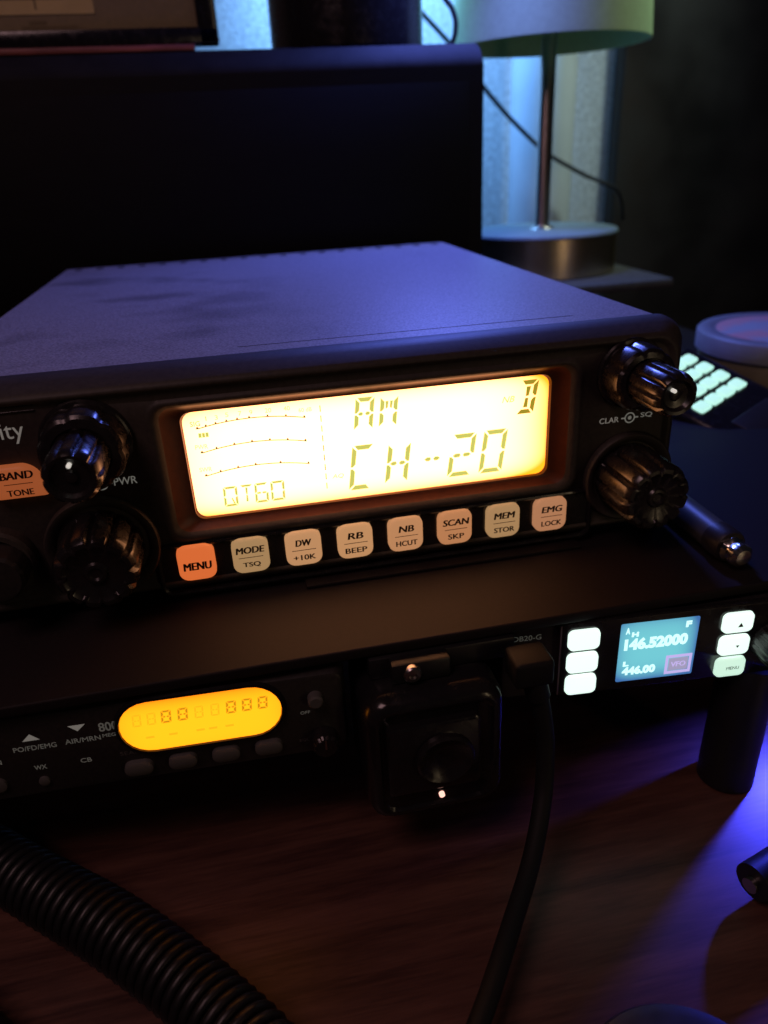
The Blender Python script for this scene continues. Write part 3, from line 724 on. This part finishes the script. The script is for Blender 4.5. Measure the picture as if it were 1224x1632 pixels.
# connector and round lid at the bottom
pl = thing('cable_plug', 'short black plug lying on the desk at the right edge', 'plug', (90, -76, -99))
def cyl_between(a, b, r0, n=32): b_ = bmesh.new(); tube(b_, [Vector(a), Vector(a).lerp(Vector(b), .5), Vector(b)], r0, n); return b_
adopt(mk('barrel', cyl_between((79.0, -79, -98), (97, -74, -98), 4.8), M['rubber']), pl)
adopt(mk('pin', cyl_between((77.8, -79.4, -98.5), (79.1, -79, -98.5), 2.0, 20), M['steel']), pl)
adopt(mk('cord', cyl_between((97, -74, -98), (140, -66, -98), 2.6, 20), M['rubber']), pl)
tag(mk('pot_lid', (lambda b_: (lathe_z(b_, 33.5, -124, [(20.5, -104.9), (21.5, -104), (21.5, -92), (20.5, -90.5), (18, -90)], 64), b_)[1])(bmesh.new()), M['rubber']),
    'round black lid on the desk at the bottom edge', 'lid')

# ------------------------------------------------------------------ background: speaker, frame, lamp
sp = thing('speaker_cabinet', 'wide black box behind the radio with blue lit upper edge', 'speaker', (-90, 300, -10))
bm = bmesh.new()
x0, x1 = -330, 116.5
vs = [[Vector((x, y_, z_)) for (y_, z_) in ((245, -9.8), (245, 111), (246.5, 114.5), (253, 121), (258, 122.5), (395, 122.5), (395, -9.8))] for x in (x0, x1)]
f0 = [bm.verts.new(p) for p in vs[0]]; f1 = [bm.verts.new(p) for p in vs[1]]; n = 7
bm.faces.new(f0); bm.faces.new(f1[::-1])
for i in range(n): bm.faces.new((f0[i], f0[(i+1) % n], f1[(i+1) % n], f1[i]))
for f in bm.faces:
    zs = [q.co.z for q in f.verts]
    f.material_index = 1 if min(zs) > 110 and len(f.verts) == 4 else 0
bmesh.ops.bevel(bm, geom=[e for e in bm.edges if all(abs(q.co.x-x1) < .1 for q in e.verts)], offset=1.2, segments=2, affect='EDGES')
adopt(mk('box', bm, None, mats=[M['speaker_wood'], M['speaker_edge']], angle=40), sp)
bm = bmesh.new(); box(bm, -322, 108, 244.3, 244.9, 0, 104, .2); adopt(mk('front_cloth', bm, M['speaker_wood']), sp)

bm = bmesh.new(); box(bm, -240, -31, 256, 275, 122.6, 125.2, .5)
tag(mk('wooden_board', bm, M['red_wood']), 'thin reddish wooden strip under the picture frame', 'board')
pf = thing('picture_frame', 'black framed certificate standing on the speaker at the top left', 'picture', (-110, 266, 126))
bm = bmesh.new()
def frame_strip(b_, xa, xb, za, zb): box(b_, xa, xb, 259.5, 270, za, zb, 1.2, 2)
frame_strip(bm, -210, -18.6, 125.4, 133.0); frame_strip(bm, -210, -18.6, 260, 269); frame_strip(bm, -28.6, -18.6, 125.4, 269); frame_strip(bm, -210, -201, 125.4, 269)
adopt(mk('frame', bm, M['plastic_gloss']), pf)
bm = bmesh.new(); box(bm, -203, -26, 265.5, 268, 131, 262); adopt(mk('mat_board', bm, M['mat_board'], smooth=False), pf)
bm = bmesh.new(); box(bm, -180, -76.8, 264.9, 265.4, 140, 245); adopt(mk('certificate', bm, M['certificate'], smooth=False), pf)
bm = bmesh.new()
for k in range(3): box(bm, -172+k*34, -171.2+k*34+0, 264.75, 264.88, 142, 240)
for k in range(8): box(bm, -170, -90, 264.75, 264.88, 146+k*9, 146.6+k*9)
box(bm, -70, -38, 265.3, 265.46, 146, 147); box(bm, -108, -100, 265.3, 265.46, 136, 137.4); box(bm, -112, -86, 265.3, 265.46, 134.4, 135.2)
adopt(mk('certificate_lines', bm, M['paper_ink'], smooth=False), pf)

bm = bmesh.new(); lathe_z(bm, 54, 303, [(42, 122.6), (43, 124), (43, 228), (41, 231)], 72)
tag(mk('canister', bm, M['plastic_gloss']), 'tall black canister standing on the speaker behind the large radio', 'canister')
bm = bmesh.new(); tube(bm, smooth_path([(96, 304, 190), (104, 302, 165), (110, 300, 151), (115.6, 300, 144), (117.6, 300, 136), (116, 302, 128), (112, 310, 124.6)], 8), 1.5, 10)
tag(mk('loose_wire', bm, M['wire_dark']), 'thin dark wire curling down beside the canister', 'wire')
bm = bmesh.new(); tube(bm, smooth_path([(120, 398, 160), (150, 400, 133), (170.1, 405, 112.4), (184.9, 405, 97.2), (200.1, 405, 83.5), (215.8, 405, 70.5), (226.4, 405, 63.5), (253.4, 405, 49.8), (281.0, 407, 38.6), (306, 440, 26), (330, 478, 8)], 6), 1.6, 10)
tag(mk('wall_cord', bm, M['wire_dark']), 'thin dark cord hanging diagonally behind the lamp pole', 'cord')

lamp = thing('table_lamp', 'table lamp with pale drum shade, steel pole and round brass base', 'lamp', (192.5, 340, -9.8))
bm = bmesh.new(); lathe_z(bm, 0, 0, [(51, 0), (52, .8), (52, 25.5)], 96); mk('base', bm, M['brass'], lamp, angle=50)
bm = bmesh.new(); lathe_z(bm, 0, 0, [(52.4, 25.6), (52.6, 26.6), (52, 27.8), (50.5, 28.3), (6, 28.8)], 96, False, True); mk('base_cover', bm, M['lamp_top'], lamp)
bm = bmesh.new(); lathe_z(bm, 0, 0, [(9, 28.8), (8, 30), (5.6, 30.6), (5.0, 32), (4.9, 230)], 40); mk('pole', bm, M['steel'], lamp, angle=50)
bm = bmesh.new(); r0, r1 = 63, 54
rings = [[Vector((q*math.cos(2*math.pi*i/96), q*math.sin(2*math.pi*i/96), z)) for i in range(96)] for q, z in ((r0-1, 139.4), (r0, 139.2), (r0, 141.5), (r1, 260), (r1-1, 260), (r0-1, 141.5), (r0-1, 139.4))]
loft(bm, rings, False, False); mk('lamp_shade', bm, M['shade'], lamp, angle=50)
bm = bmesh.new()
for a in (0, 120, 240):
    tube(bm, [Vector((3*math.cos(rad(a)), 3*math.sin(rad(a)), 222)), Vector((57*math.cos(rad(a)), 57*math.sin(rad(a)), 224))], .9, 8)
mk('shade_spider', bm, M['steel'], lamp)

post = thing('support_post', 'slightly leaning round black post standing on the desk under the small radio', 'post', (99, -41, -105))
bm = bmesh.new(); tube(bm, [Vector((98.5, -40.5, -104.9)), Vector((98.8, -40.2, -101)), Vector((102, -37, -64.6))], 8.0, 32); adopt(mk('shaft', bm, M['rubber'], angle=50), post)

bm = bmesh.new(); lathe_z(bm, 234, 446, [(25.5, -104.9), (25.5, 640)], 64)
tag(mk('upright_pipe', bm, mat('smooth_pale_paint', (.5, .55, .6), .38, noise=.05, nscale=40)), 'smooth pale upright pipe against the wall behind the lamp pole', 'pipe')
